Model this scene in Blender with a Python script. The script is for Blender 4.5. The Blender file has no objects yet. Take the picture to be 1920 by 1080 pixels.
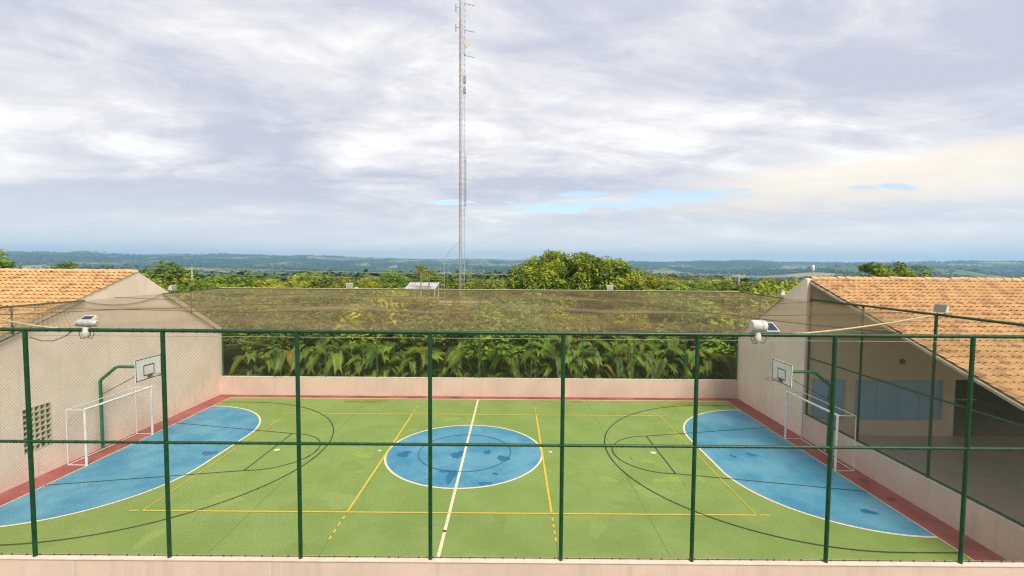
import bpy, math, random
import numpy as np
from mathutils import Vector, Matrix

random.seed(7); RNG = np.random.default_rng(7)
S = bpy.context.scene; COL = S.collection
R = math.radians

# ------------------------------------------------------------------ camera
CAM = (1.7998, -17.9437, 7.3352); F_PX = 881.9
PITCH, YAW, ROLL = -0.052, -0.0008, 0.0072
cam_d = bpy.data.cameras.new('camera'); cam = bpy.data.objects.new('camera', cam_d); COL.objects.link(cam)
cam_d.sensor_width = 36; cam_d.lens = F_PX/1920*36; cam_d.clip_start = .1; cam_d.clip_end = 60000
fw = Vector((math.sin(YAW)*math.cos(PITCH), math.cos(YAW)*math.cos(PITCH), math.sin(PITCH)))
rt = Vector((math.cos(YAW), -math.sin(YAW), 0)); up = rt.cross(fw)
r2 = math.cos(ROLL)*rt + math.sin(ROLL)*up; u2 = -math.sin(ROLL)*rt + math.cos(ROLL)*up
m = Matrix((r2, u2, -fw)).transposed().to_4x4(); m.translation = CAM
cam.matrix_world = m
S.camera = cam

# ------------------------------------------------------------------ sky, sun, exposure
SUN_EL, SUN_AZ = R(50), R(153)          # azimuth from +Y towards +X: behind the camera, to its right
w = bpy.data.worlds.new('World'); S.world = w; w.use_nodes = True
nt = w.node_tree; nt.nodes.clear()
def N(t, **k):
    n = nt.nodes.new(t)
    for a, b in k.items(): setattr(n, a, b)
    return n
def L(a, b): nt.links.new(a, b)
def M(op, a, b=None, c=None, clamp=False):
    n = N('ShaderNodeMath', operation=op); n.use_clamp = clamp
    for i, v in enumerate((a, b, c)):
        if v is None: continue
        if isinstance(v, (int, float)): n.inputs[i].default_value = v
        else: L(v, n.inputs[i])
    return n.outputs[0]
def MIXC(f, a, b):
    n = N('ShaderNodeMix', data_type='RGBA')
    if isinstance(f, (int, float)): n.inputs[0].default_value = f
    else: L(f, n.inputs[0])
    for i, v in ((6, a), (7, b)):
        if isinstance(v, tuple): n.inputs[i].default_value = (*v, 1)
        else: L(v, n.inputs[i])
    return n.outputs[2]
def RAMP(f, lo, hi):
    n = N('ShaderNodeMapRange', interpolation_type='SMOOTHSTEP'); L(f, n.inputs[0])
    n.inputs[1].default_value = lo; n.inputs[2].default_value = hi
    return n.outputs[0]
sky = N('ShaderNodeTexSky', sky_type='NISHITA'); sky.sun_disc = False
sky.sun_elevation = SUN_EL; sky.sun_rotation = SUN_AZ; sky.dust_density = 2.0
tc = N('ShaderNodeTexCoord'); sx = N('ShaderNodeSeparateXYZ'); L(tc.outputs['Generated'], sx.inputs[0])
dx, dy, dz = sx.outputs
zc = M('ADD', M('MAXIMUM', dz, 0.0), .16)
px, py = M('DIVIDE', dx, zc), M('DIVIDE', dy, zc)
cv = N('ShaderNodeCombineXYZ'); L(px, cv.inputs[0]); L(py, cv.inputs[1])
def noise(scale, detail, rough, loc, rot=0, sc=(1, 1, 1), dist=0):
    mp = N('ShaderNodeMapping'); L(cv.outputs[0], mp.inputs[0])
    mp.inputs['Location'].default_value = loc; mp.inputs['Rotation'].default_value = (0, 0, rot); mp.inputs['Scale'].default_value = sc
    n = N('ShaderNodeTexNoise'); L(mp.outputs[0], n.inputs['Vector'])
    n.inputs['Scale'].default_value = scale; n.inputs['Detail'].default_value = detail
    n.inputs['Roughness'].default_value = rough; n.inputs['Distortion'].default_value = dist
    return n.outputs['Fac']
n1 = noise(.62, 8, .58, (3.2, 1.7, 0), R(-35), (.8, 1.2, 1), .9)     # large banks
n2 = noise(2.6, 12, .66, (8.1, 4.2, 0), R(-35), (.8, 1.25, 1), .5)      # streaks
n3 = noise(.3, 4, .5, (1.1, 6.2, 0), R(20))
den = M('ADD', M('MULTIPLY', n1, .62), M('MULTIPLY', n2, .38))
bright = RAMP(den, .40, .575)
c1 = MIXC(bright, (.42, .435, .515), (.63, .62, .635))
c2 = MIXC(RAMP(den, .52, .66), c1, (.82, .81, .79))
# a warm, lit bank of cloud low on the right and two gaps of clear sky
ysafe = M('MAXIMUM', dy, .02); ta = M('DIVIDE', dx, ysafe); te = M('DIVIDE', dz, ysafe)
front = RAMP(dy, .02, .2)
def ell(a, e, ra, re, tilt=0.0, fuzz=0.0):
    u = M('SUBTRACT', ta, a); v = M('SUBTRACT', M('SUBTRACT', te, e), M('MULTIPLY', u, tilt))
    d = M('ADD', M('POWER', M('ABSOLUTE', M('DIVIDE', u, ra)), 2), M('POWER', M('ABSOLUTE', M('DIVIDE', v, re)), 2))
    if fuzz: d = M('ADD', d, M('MULTIPLY', M('SUBTRACT', n2, .5), fuzz))
    return M('MULTIPLY', M('SUBTRACT', 1, RAMP(d, .15, 1.0)), front)
warm = M('MULTIPLY', ell(.92, .195, .75, .075, .10, 2.0), .75)
c3 = MIXC(warm, c2, (.80, .70, .56))
low = M('SUBTRACT', 1, RAMP(dz, .0, .17))
c4 = MIXC(M('MULTIPLY', low, .85), c3, (.70, .69, .675))
gap = M('MAXIMUM', M('MAXIMUM', ell(.22, .135, .26, .024, .055, 7.0), ell(.43, .150, .10, .014, .02, 7.0)), M('MAXIMUM', ell(.765, .165, .075, .009, .02, 8.0), ell(-.13, .128, .055, .006, 0, 5.0)))
gap = M('MULTIPLY', gap, .85)
bg1 = N('ShaderNodeBackground'); L(sky.outputs[0], bg1.inputs[0]); bg1.inputs[1].default_value = .15
bg2 = N('ShaderNodeBackground'); L(c4, bg2.inputs[0]); bg2.inputs[1].default_value = .95
mx = N('ShaderNodeMixShader'); L(gap, mx.inputs[0]); L(bg2.outputs[0], mx.inputs[1]); L(bg1.outputs[0], mx.inputs[2])
wo = N('ShaderNodeOutputWorld'); L(mx.outputs[0], wo.inputs['Surface'])

sun_d = bpy.data.lights.new('sun', 'SUN'); sun = bpy.data.objects.new('sun', sun_d); COL.objects.link(sun)
sun_d.energy = 3.0; sun_d.angle = R(22); sun_d.color = (1, .92, .80)
sd = Vector((math.sin(SUN_AZ)*math.cos(SUN_EL), math.cos(SUN_AZ)*math.cos(SUN_EL), math.sin(SUN_EL)))
sun.rotation_euler = sd.to_track_quat('Z', 'Y').to_euler(); sun.location = (0, 0, 60)

vs = S.view_settings; vs.view_transform = 'Standard'; vs.look = 'None'; vs.exposure = 0.63; vs.gamma = 1.0; vs.use_curve_mapping = False
S.cycles.use_denoising = True; S.cycles.max_bounces = 8; S.cycles.transparent_max_bounces = 16
S.cycles.volume_bounces = 1; S.cycles.filter_width = 1.2

# ------------------------------------------------------------------ materials
MATS = {}
def mat(name, col, rough=.7, var=0.0, vscale=3.0, col2=None, bump=0.0, bscale=40.0, metal=0.0, spec=.3, cell=None, stretch=(1, 1, 1), trans=0.0, objrand=0.0, streak=0.0, noise_lo=.35, noise_hi=.65):
    """procedural Principled material: two colours mixed by noise in world position, per-cell variation, streaks, bump"""
    if name in MATS: return MATS[name]
    global nt
    old = nt
    mt = bpy.data.materials.new(name); mt.use_nodes = True; nt = mt.node_tree
    b = nt.nodes['Principled BSDF']
    b.inputs['Roughness'].default_value = rough; b.inputs['Metallic'].default_value = metal; b.inputs['Specular IOR Level'].default_value = spec
    geo = N('ShaderNodeNewGeometry')
    mp = N('ShaderNodeMapping'); L(geo.outputs['Position'], mp.inputs[0]); mp.inputs['Scale'].default_value = stretch
    def nz(scale, detail=5, rgh=.6):
        n = N('ShaderNodeTexNoise'); L(mp.outputs[0], n.inputs['Vector']); n.inputs['Scale'].default_value = scale
        n.inputs['Detail'].default_value = detail; n.inputs['Roughness'].default_value = rgh
        return n.outputs['Fac']
    c = None
    if col2 is None: col2 = tuple(max(0, v*(1-var)) for v in col)
    if var or col2 != col:
        c = MIXC(RAMP(nz(vscale), noise_lo, noise_hi), col, col2)
    if streak:
        ms = N('ShaderNodeMapping'); L(geo.outputs['Position'], ms.inputs[0]); ms.inputs['Scale'].default_value = (6, 6, .35)
        n = N('ShaderNodeTexNoise'); L(ms.outputs[0], n.inputs['Vector']); n.inputs['Scale'].default_value = 1.0; n.inputs['Detail'].default_value = 6
        c = MIXC(M('MULTIPLY', RAMP(n.outputs['Fac'], .52, .75), streak), c if c else col, tuple(v*.55 for v in col))
    if cell:
        sp = N('ShaderNodeSeparateXYZ'); L(geo.outputs['Position'], sp.inputs[0])
        cb = N('ShaderNodeCombineXYZ')
        L(M('FLOOR', M('DIVIDE', sp.outputs[0], cell[0])), cb.inputs[0]); L(M('FLOOR', M('DIVIDE', sp.outputs[1], cell[1])), cb.inputs[1])
        wn = N('ShaderNodeTexWhiteNoise', noise_dimensions='2D'); L(cb.outputs[0], wn.inputs['Vector'])
        c = MIXC(M('MULTIPLY', M('POWER', wn.outputs['Value'], 3), cell[2]), c if c else col, cell[3])
    if objrand:
        oi = N('ShaderNodeObjectInfo')
        hs = N('ShaderNodeHueSaturation'); hs.inputs['Saturation'].default_value = 1
        L(M('ADD', 1-objrand, M('MULTIPLY', oi.outputs['Random'], 2*objrand)), hs.inputs['Value'])
        L(M('ADD', .5-objrand*.05, M('MULTIPLY', oi.outputs['Random'], objrand*.10)), hs.inputs['Hue'])
        if c: L(c, hs.inputs['Color'])
        else: hs.inputs['Color'].default_value = (*col, 1)
        c = hs.outputs[0]
    if c: L(c, b.inputs['Base Color'])
    else: b.inputs['Base Color'].default_value = (*col, 1)
    if bump:
        bp = N('ShaderNodeBump'); bp.inputs['Strength'].default_value = bump; bp.inputs['Distance'].default_value = .02
        L(nz(bscale, 4), bp.inputs['Height']); L(bp.outputs[0], b.inputs['Normal'])
    if trans:
        tr = N('ShaderNodeBsdfTranslucent')
        if c: L(c, tr.inputs[0])
        else: tr.inputs[0].default_value = (*col, 1)
        ms = N('ShaderNodeMixShader'); ms.inputs[0].default_value = trans
        L(b.outputs[0], ms.inputs[1]); L(tr.outputs[0], ms.inputs[2]); L(ms.outputs[0], nt.nodes['Material Output'].inputs[0])
    nt = old; MATS[name] = mt
    return mt

PLASTER = mat('plaster_beige', (.87, .705, .56), .9, .10, .8, bump=.2, bscale=25, streak=.18)
PLASTER_P = mat('plaster_pink', (.68, .515, .415), .9, .12, .7, bump=.25, bscale=20, streak=.24)
PLASTER_Y = mat('plaster_cream', (.74, .62, .43), .9, .06, 1.0, bump=.1)
TRIM = mat('trim_cream', (.74, .66, .54), .8, .2, 4)
GREEN = mat('court_green', (.190, .283, .062), .62, col2=(.230, .322, .082), vscale=.55, bump=.05, bscale=120, spec=.25)
BLUE = mat('court_blue', (.045, .235, .365), .5, col2=(.115, .325, .44), vscale=.6, bump=.05, bscale=120, spec=.3)
RED = mat('court_red', (.29, .075, .070), .65, col2=(.37, .115, .105), vscale=.9, bump=.05, bscale=100)
LINE_W = mat('paint_cream', (.82, .72, .48), .6, .12, 6)
LINE_Y = mat('paint_yellow', (.80, .52, .05), .6, .1, 6)
LINE_K = mat('paint_black', (.045, .06, .045), .7, .3, 5)
STAIN_B = mat('wet_blue', (.008, .15, .30), .35, .15, 3)
STAIN_G = mat('wet_green', (.185, .29, .045), .5, .25, 3)
STAIN_O = mat('algae_olive', (.22, .27, .02), .7, .3, 3)
STAIN_R = mat('wet_red', (.20, .055, .05), .5, .3, 3)
STEEL_G = mat('green_paint', (.006, .064, .022), .42, .35, 7, spec=.5, bump=.1, bscale=60)
STEEL_G2 = mat('green_paint_faded', (.030, .135, .055), .5, .4, 9, spec=.4)
WIRE = mat('wire_green', (.18, .185, .105), .5, spec=.4)
NETM = mat('net_thread', (.60, .42, .255), .8, .2, 1)
ROPE = mat('net_rope', (.50, .47, .27), .8, .25, 8)
ROPE_D = mat('rope_dark', (.13, .09, .055), .8)
WHITE = mat('white_paint', (.80, .77, .72), .5, .12, 6)
BOARD = mat('board_white', (.82, .80, .76), .6, .08, 5)
BLACK = mat('black_paint', (.02, .016, .016), .6)
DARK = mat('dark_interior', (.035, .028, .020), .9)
METAL = mat('lamp_metal', (.60, .57, .52), .35, .2, 12, metal=.35)
LAMPW = mat('lamp_white', (.62, .59, .55), .4, .08, 9)
GLASSD = mat('lamp_glass', (.03, .045, .085), .35, spec=.15)
CABLE = mat('cable', (.07, .05, .04), .7)
TILE = mat('clay_tile', (.62, .385, .175), .85, col2=(.53, .31, .13), vscale=1.2, bump=.25, bscale=45, cell=(.22, .323, .75, (.30, .16, .09)), streak=0)
TILE_U = mat('roof_underlay', (.28, .14, .07), .9)
RIDGE = mat('ridge_clay', (.64, .40, .22), .85, .2, 3, bump=.2)
PANE = mat('blue_pane', (.27, .53, .68), .25, .12, .9, spec=.4)
FRAME = mat('frame_grey', (.42, .44, .42), .4, .1, 5)
PATIO = mat('patio_floor', (.58, .53, .45), .35, .12, .8, spec=.4)
LEAF_A = mat('leaf_mango', (.085, .155, .014), .55, col2=(.38, .42, .036), vscale=.75, trans=.25, noise_lo=.40, noise_hi=.62)
LEAF_B = mat('leaf_belt', (.075, .140, .014), .6, col2=(.26, .33, .028), vscale=.45, trans=.2, objrand=.32)
LEAF_C = mat('leaf_shrub', (.13, .18, .016), .6, col2=(.46, .44, .035), vscale=.8, trans=.25, objrand=.2)
LEAF_P = mat('leaf_palm', (.060, .130, .014), .45, col2=(.225, .31, .022), vscale=.9, trans=.3, objrand=.35, spec=.4)
LEAF_PY = mat('leaf_palm_yellow', (.30, .27, .025), .5, col2=(.36, .20, .04), vscale=1.5, trans=.3, objrand=.2)
STEMP = mat('palm_stem', (.20, .19, .06), .7, .4, 6)
BARK = mat('bark', (.13, .10, .075), .9, .4, 5, bump=.5)
BARK_L = mat('bark_pale', (.42, .38, .31), .85, .3, 6)
MAST_W = mat('mast_white', (.50, .49, .46), .55, .2, 8)
MAST_R = mat('mast_red', (.46, .34, .31), .6, .3, 4)
CONC = mat('concrete', (.50, .47, .42), .9, .2, 3)
HOUSE_W = mat('house_white', (.74, .70, .64), .85, .1, .6)
HOUSE_P = mat('house_pink', (.60, .32, .27), .85, .2, .8)
SHEET = mat('sheet_roof', (.58, .56, .53), .5, .25, 1.5)

# ------------------------------------------------------------------ mesh helpers
class MB:
    def __init__(s): s.v = []; s.f = []; s.smooth = []
    def add(s, vs, fs, sm=False):
        o = len(s.v); s.v += [tuple(v) for v in vs]
        for f in fs: s.f.append(tuple(i+o for i in f)); s.smooth.append(sm)
        return s
    def box(s, a, b):
        (x0, y0, z0), (x1, y1, z1) = a, b
        vs = [(x, y, z) for z in (z0, z1) for y in (y0, y1) for x in (x0, x1)]
        return s.add(vs, [(0, 2, 3, 1), (4, 5, 7, 6), (0, 1, 5, 4), (2, 6, 7, 3), (0, 4, 6, 2), (1, 3, 7, 5)])
    def tube(s, pts, r, n=8, caps=True):
        pts = [Vector(p) for p in pts]; rings = []
        rr = r if isinstance(r, (list, tuple)) else [r]*len(pts)
        ref = None
        for i, p in enumerate(pts):
            t = (pts[min(i+1, len(pts)-1)] - pts[max(i-1, 0)]).normalized()
            if ref is None:
                ref = Vector((0, 0, 1)) if abs(t.z) < .9 else Vector((1, 0, 0))
            a = t.cross(ref).normalized(); b = a.cross(t).normalized(); ref = b
            rings.append([p + rr[i]*(math.cos(k*2*math.pi/n)*a + math.sin(k*2*math.pi/n)*b) for k in range(n)])
        vs = [v for g in rings for v in g]; fs = []
        for i in range(len(pts)-1):
            for k in range(n):
                fs.append((i*n+k, i*n+(k+1) % n, (i+1)*n+(k+1) % n, (i+1)*n+k))
        s.add(vs, fs, True)
        if caps:
            s.add(rings[0], [tuple(range(n))]); s.add(rings[-1], [tuple(reversed(range(n)))])
        return s
    def prism(s, poly, ax, lo, hi):
        """poly: 2-D points in the plane normal to axis ax, extruded lo..hi"""
        def P(q, t):
            return {'X': (t, q[0], q[1]), 'Y': (q[0], t, q[1]), 'Z': (q[0], q[1], t)}[ax]
        n = len(poly); vs = [P(q, lo) for q in poly] + [P(q, hi) for q in poly]
        fs = [tuple(range(n)), tuple(range(2*n-1, n-1, -1))] + [(i, i+n, (i+1) % n+n, (i+1) % n) for i in range(n)]
        return s.add(vs, fs)
    def build(s, name, material, parent=None):
        me = bpy.data.meshes.new(name); me.from_pydata(s.v, [], s.f)
        me.polygons.foreach_set('use_smooth', s.smooth); me.materials.append(material)
        me.validate(); me.update()
        import bmesh
        bm = bmesh.new(); bm.from_mesh(me); bmesh.ops.recalc_face_normals(bm, faces=bm.faces); bm.to_mesh(me); bm.free()
        return link(name, me, parent)
def link(name, me, parent=None):
    o = bpy.data.objects.new(name, me); COL.objects.link(o)
    if parent is not None: o.parent = parent
    return o
def np_mesh(name, V, Q, material, parent=None, smooth=False):
    me = bpy.data.meshes.new(name); V = np.asarray(V, np.float32); Q = np.asarray(Q, np.int32); k = Q.shape[1]
    me.vertices.add(len(V)); me.vertices.foreach_set('co', V.ravel())
    me.loops.add(Q.size); me.loops.foreach_set('vertex_index', Q.ravel())
    me.polygons.add(len(Q)); me.polygons.foreach_set('loop_start', np.arange(0, Q.size, k, dtype=np.int32))
    me.polygons.foreach_set('use_smooth', np.full(len(Q), smooth))
    me.materials.append(material); me.update(calc_edges=True)
    return link(name, me, parent)
def segs(P0, P1, r):
    """three-sided thin rods, no caps: vertices and quads"""
    P0 = np.asarray(P0, float); P1 = np.asarray(P1, float); d = P1-P0; d /= np.linalg.norm(d, axis=1, keepdims=True)
    ref = np.where(np.abs(d[:, 2:3]) > .9, [[1., 0, 0]], [[0, 0, 1.]])
    a = np.cross(d, ref); a /= np.linalg.norm(a, axis=1, keepdims=True); b = np.cross(a, d)
    V = []
    for P in (P0, P1):
        for k in range(3):
            t = k*2*math.pi/3 + .5
            V.append(P + r*(math.cos(t)*a + math.sin(t)*b))
    n = len(P0); V = np.stack(V, 1).reshape(-1, 3); base = np.arange(n)[:, None]*6
    Q = np.concatenate([base+np.array([[0, 1, 4, 3]]), base+np.array([[1, 2, 5, 4]]), base+np.array([[2, 0, 3, 5]])])
    return V, Q
def tag(o, label, cat, group=None):
    o['label'] = label; o['category'] = cat
    if group: o['group'] = group
    return o
def thing(name, label, cat, loc=(0, 0, 0), group=None, rz=0):
    o = bpy.data.objects.new(name, None); o.empty_display_size = .2; COL.objects.link(o)
    o.location = loc; o.rotation_euler = (0, 0, rz)
    return tag(o, label, cat, group)
def struct(o): o['kind'] = 'structure'; return o
def copy_tree(o, parent=None):
    c = o.copy(); COL.objects.link(c); c.parent = parent
    for ch in list(o.children): copy_tree(ch, c)
    return c

# ------------------------------------------------------------------ terrain
def fbm(x, y, s, seed):
    r = np.random.default_rng(seed); out = 0
    for k in range(5):
        a = r.uniform(0, 2*np.pi); ph = r.uniform(0, 6.28); fr = 2**k/s
        out = out + .6**k*np.sin((x*np.cos(a)+y*np.sin(a))*fr*6.28+ph+1.3*np.sin((x*np.sin(a)-y*np.cos(a))*fr*4+ph))
    return out/2
def smooth(t): t = np.clip(t, 0, 1); return t*t*(3-2*t)
def terrain_z(x, y):
    d = np.hypot(x-CAM[0], y-CAM[1]); az = np.arctan2(x-CAM[0], y-CAM[1])
    z = -.12 - 3.0*smooth((d-60)/140) - 62*smooth((d-200)/1300)
    z = z + (11*fbm(x, y, 1500, 3) + 16*np.abs(fbm(x, y, 2300, 17)))*smooth((d-450)/900)
    ta_ = np.clip(np.tan(np.clip(az, -1.3, 1.3)), -1.6, 1.6)
    # far rim of the valley, as seen along the skyline
    skyl = np.interp(ta_, [-1.315, -1.089, -0.862, -0.714, -0.635, -0.556, -0.454, -0.352, -0.238, 0.0, 0.329, 0.442, 0.556, 0.726, 0.896, 1.089, 1.293], [94, 97, 88, 84, 110, 100, 109, 86, 69, 69, 50, 76, 53, 48, 62, 63, 79])
    z = z + (62+skyl)*smooth((d-2600)/4600)*(.90+.10*fbm(x, y, 1900, 5))
    # a nearer spur on the right and one on the left
    spur = np.exp(-((ta_-.78)/.24)**2)*72 + np.exp(-((ta_-.10)/.2)**2)*26 + np.exp(-((ta_+.78)/.3)**2)*40
    z = z + spur*np.exp(-((d-3100)/650)**2)*(.85+.25*fbm(x, y, 900, 8))
    return z
nr, na = 260, 560
rad = np.concatenate([[0.01], 4*np.exp(np.linspace(0, math.log(9800/4), nr-1))])
ang = np.linspace(0, 2*np.pi, na, endpoint=False)
RR, AA = np.meshgrid(rad, ang, indexing='ij'); TX = CAM[0]+RR*np.sin(AA); TY = CAM[1]+RR*np.cos(AA); TZ = terrain_z(TX, TY)
I = np.arange(nr*na).reshape(nr, na); J = np.roll(I, -1, 1)
Q = np.stack([I[:-1], I[1:], J[1:], J[:-1]], -1).reshape(-1, 4)
def ground_mat():
    global nt
    mt = bpy.data.materials.new('countryside'); mt.use_nodes = True; old = nt; nt = mt.node_tree
    b = nt.nodes['Principled BSDF']; b.inputs['Roughness'].default_value = 1; b.inputs['Specular IOR Level'].default_value = 0
    g = N('ShaderNodeNewGeometry')
    def nz(s, d=5, r=.6, st=(1, 1, 1)):
        mp = N('ShaderNodeMapping'); L(g.outputs['Position'], mp.inputs[0]); mp.inputs['Scale'].default_value = st
        n = N('ShaderNodeTexNoise'); L(mp.outputs[0], n.inputs['Vector']); n.inputs['Scale'].default_value = s; n.inputs['Detail'].default_value = d; n.inputs['Roughness'].default_value = r
        return n.outputs['Fac']
    vo = N('ShaderNodeTexVoronoi'); mp = N('ShaderNodeMapping'); L(g.outputs['Position'], mp.inputs[0]); mp.inputs['Scale'].default_value = (.0042, .0013, 0)
    mp.inputs['Rotation'].default_value = (0, 0, .3); L(mp.outputs[0], vo.inputs['Vector']); vo.inputs['Scale'].default_value = 1
    sc = N('ShaderNodeSeparateColor'); L(vo.outputs['Color'], sc.inputs[0])
    forest = MIXC(RAMP(nz(.02, 4), .4, .6), (.010, .028, .012), (.028, .055, .018))
    field = MIXC(sc.outputs[1], (.075, .125, .035), (.30, .27, .15))
    far = MIXC(RAMP(sc.outputs[0], .55, .57), forest, field)
    far = MIXC(RAMP(nz(.0030, 6, .65), .53, .57), far, forest)
    near = MIXC(RAMP(nz(.12), .4, .6), (.06, .09, .02), (.15, .13, .06))
    ln = N('ShaderNodeVectorMath', operation='LENGTH'); L(g.outputs['Position'], ln.inputs[0])
    L(MIXC(RAMP(ln.outputs['Value'], 120, 400), near, far), b.inputs['Base Color'])
    nt = old
    return mt
g = np_mesh('ground', np.stack([TX, TY, TZ], -1).reshape(-1, 3), Q[:, ::-1], ground_mat(), smooth=True); struct(g)
# recessed under the court so that nothing pokes through
# ------------------------------------------------------------------ court
XW, YW, YN = 14.25, 7.65, -8.15          # side walls, far wall, fence line of the near wall
GL, TL = 13.37, 7.05                      # goal line, touch line
court = MB().box((-XW, YN+.08, -.1), (XW, YW, 0)).build('court_floor', RED); struct(court)
def sheet(name, polys, z, material):
    mb = MB()
    for q in polys: mb.add([(x, y, z) for x, y in q], [tuple(range(len(q)))])
    o = mb.build(name, material, court)
    return o
def ring_pts(path, wd, closed=False):
    P = [Vector((x, y)) for x, y in path]; n = len(P); L_, R_ = [], []
    for i, p in enumerate(P):
        a = P[(i-1) % n] if closed or i > 0 else p; b = P[(i+1) % n] if closed or i < n-1 else p
        t = (b-a).normalized(); nn = Vector((-t.y, t.x))*wd/2
        L_.append(p+nn); R_.append(p-nn)
    k = n if closed else n-1
    return [[tuple(L_[i]), tuple(L_[(i+1) % n]), tuple(R_[(i+1) % n]), tuple(R_[i])] for i in range(k)]
sheet('green_field', [[(-GL, -TL), (GL, -TL), (GL, TL), (-GL, TL)]], .004, GREEN)
def arc(cx, cy, r, a0, a1, n=40): return [(cx+r*math.cos(R(a0+(a1-a0)*i/n)), cy+r*math.sin(R(a0+(a1-a0)*i/n))) for i in range(n+1)]
circ = arc(0, 0, 3, 0, 360, 96)[:-1]
sheet('centre_circle', [circ], .008, BLUE)
DR = 4.05
for s in (1, -1):
    d = [(s*GL, 1.5+DR)] + [(s*(GL-DR*math.sin(R(a))), 1.5+DR*math.cos(R(a))) for a in range(3, 91, 3)] + [(s*(GL-DR*math.sin(R(a))), -1.5-DR*math.cos(R(a))) for a in range(90, 0, -3)] + [(s*GL, -1.5-DR)]
    sheet('penalty_area', [d], .008, BLUE)
    sheet('penalty_line', ring_pts(d, .08), .012, LINE_W)
sheet('circle_line', ring_pts(circ, .08, True), .0125, LINE_W)
sheet('touch_line', ring_pts([(-GL, -TL), (GL, -TL), (GL, TL), (-GL, TL)], .08, True), .013, LINE_W)
sheet('halfway_line', ring_pts([(0, -TL), (0, TL)], .09), .0165, LINE_W)
yl = ring_pts([(-9, -4.5), (9, -4.5), (9, 4.5), (-9, 4.5)], .065, True)
for s in (-1, 1):
    yl += ring_pts([(s*3, -4.45), (s*3, 4.45)], .065)
    for k in range(4):
        yl += ring_pts([(s*3, -4.72-.33*k), (s*3, -4.90-.33*k)], .05) + ring_pts([(s*3, 4.72+.33*k), (s*3, 4.90+.33*k)], .05)
    for y in (-4.5, 4.5): yl += ring_pts([(s*9.12, y), (s*9.40, y)], .05)
sheet('volleyball_line', yl, .017, LINE_Y)
kl = []
for s in (-1, 1):
    tp = [(s*GL, 6.25), (s*11.8, 6.25)] + [(s*(11.8-6.25*math.sin(R(a))), 6.25*math.cos(R(a))) for a in range(3, 178, 3)] + [(s*11.8, -6.25), (s*GL, -6.25)]
    kl += ring_pts(tp, .045)
    kl += ring_pts([(s*7.57, -1.8), (s*7.57, 1.8)], .04)
    kl += ring_pts([(s*(7.57-1.8*math.sin(R(a))), 1.8*math.cos(R(a))) for a in range(0, 181, 6)], .04)
    for t in (-1, 1): kl += ring_pts([(s*7.57, t*1.8), (s*GL, t*3.0)], .04)
sheet('basketball_line', kl, .0205, LINE_K)
sheet('inner_circle', ring_pts(arc(0, 0, 1.78, 0, 360, 72)[:-1], .04, True), .0205, mat('line_faint', (.05, .16, .22), .7, .4, 6))
JOINT = mat('joint', (.12, .19, .04), .8, .3, 6)
for k, x in enumerate((-3, 3, 5.82, -5.82)): sheet('expansion_joint', ring_pts([(x, -TL+.05), (x, TL-.05)], .014), .0055, JOINT)
for x in (-7.34, 7.34, -3.33, 3.33):
    sheet('penalty_spot', [arc(x, .04, .11 if abs(x) > 5 else .07, 0, 360, 16)[:-1]], .0125, LINE_W)
sheet('post_socket', [arc(0, -5.45, .05, 0, 360, 12)[:-1]], .021, BLACK)
def blob(x, y, a, b, k):
    r = random.Random(k); ph = [r.uniform(0, 6.3) for _ in range(3)]
    return [(x+a*c*math.cos(t), y+b*c*math.sin(t)) for t in [i*2*math.pi/28 for i in range(28)] for c in [1+.22*math.sin(2*t+ph[0])+.16*math.sin(3*t+ph[1])+.10*math.sin(7*t+ph[2])]]
for k, q in enumerate([(-2.32, -.26, .29, .25), (-.25, -.29, .20, .39), (-.27, -2.14, .16, .47), (-.46, -1.73, .23, .13), (.86, -2.63, .14, .15), (1.09, -2.63, .12, .08), (.86, -.02, .17, .15), (1.51, -.61, .20, .29), (-9.75, -.32, .24, .25), (10.32, -.25, .08, .15), (11.10, -.08, .19, .15), (12.48, -4.25, .19, .15), (1.25, -1.9, .10, .10)]):
    sheet('wet_patch', [blob(*q, k)], .0095+.0002*k, STAIN_B)
for k, q in enumerate([(-3.86, -.31, .41, .34), (-3.51, -1.82, .15, .13), (8.29, -2.04, .19, .32), (7.20, -2.26, .50, .26), (5.10, -2.29, .27, .23), (6.91, -.75, .25, .2)]):
    sheet('damp_patch', [blob(*q, 40+k)], .0062+.0002*k, mat('damp_green', (.25, .375, .065), .6, .12, 3))
rw = random.Random(31)
for k in range(34):
    x_, y_ = rw.uniform(-12, 12), rw.uniform(-6.4, 6.4)
    if x_*x_+y_*y_ < 12 or (abs(x_) > 9 and abs(y_) < 5.2): continue
    sheet('faint_patch', [blob(x_, y_, rw.uniform(.15, .7), rw.uniform(.12, .45), 200+k)], .0046+.00002*k, mat('worn_green_light' if k % 2 else 'worn_green_dark', (.252, .345, .086) if k % 2 else (.205, .293, .063), .7, .06, 4))
for k, q in enumerate([(6.35, -.42, .025, .36), (7.59, -2.45, .025, .28)]): sheet('scuff_mark', [blob(*q, 60+k)], .0077, STAIN_G)
for k, q in enumerate([(-5.53, 6.60, .85, .26), (-6.6, 6.55, .40, .2), (10.6, 6.25, .8, .18), (11.5, 6.62, .9, .2), (12.45, 6.2, .34, .18), (5.24, 6.78, .26, .12), (3.6, 6.85, .3, .1), (-10.1, -1.25, .18, .6)]):
    sheet('algae_patch', [blob(*q, 70+k)], .0062+.0002*k, STAIN_O)
for k, q in enumerate([(13.89, -2.19, .14, .22), (13.78, -3.47, .14, .13), (-6, 7.35, .9, .12), (-3.4, 7.4, .5, .1), (-1.2, 7.4, .35, .14), (3.2, 7.4, .8, .1), (6.4, 7.38, .6, .12), (10, 7.42, 1.2, .1), (-9.5, 7.4, .8, .09), (13.3, 7.45, .5, .1)]):
    sheet('damp_red_patch', [blob(*q, 90+k)], .0042+.0002*k, STAIN_R)

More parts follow.
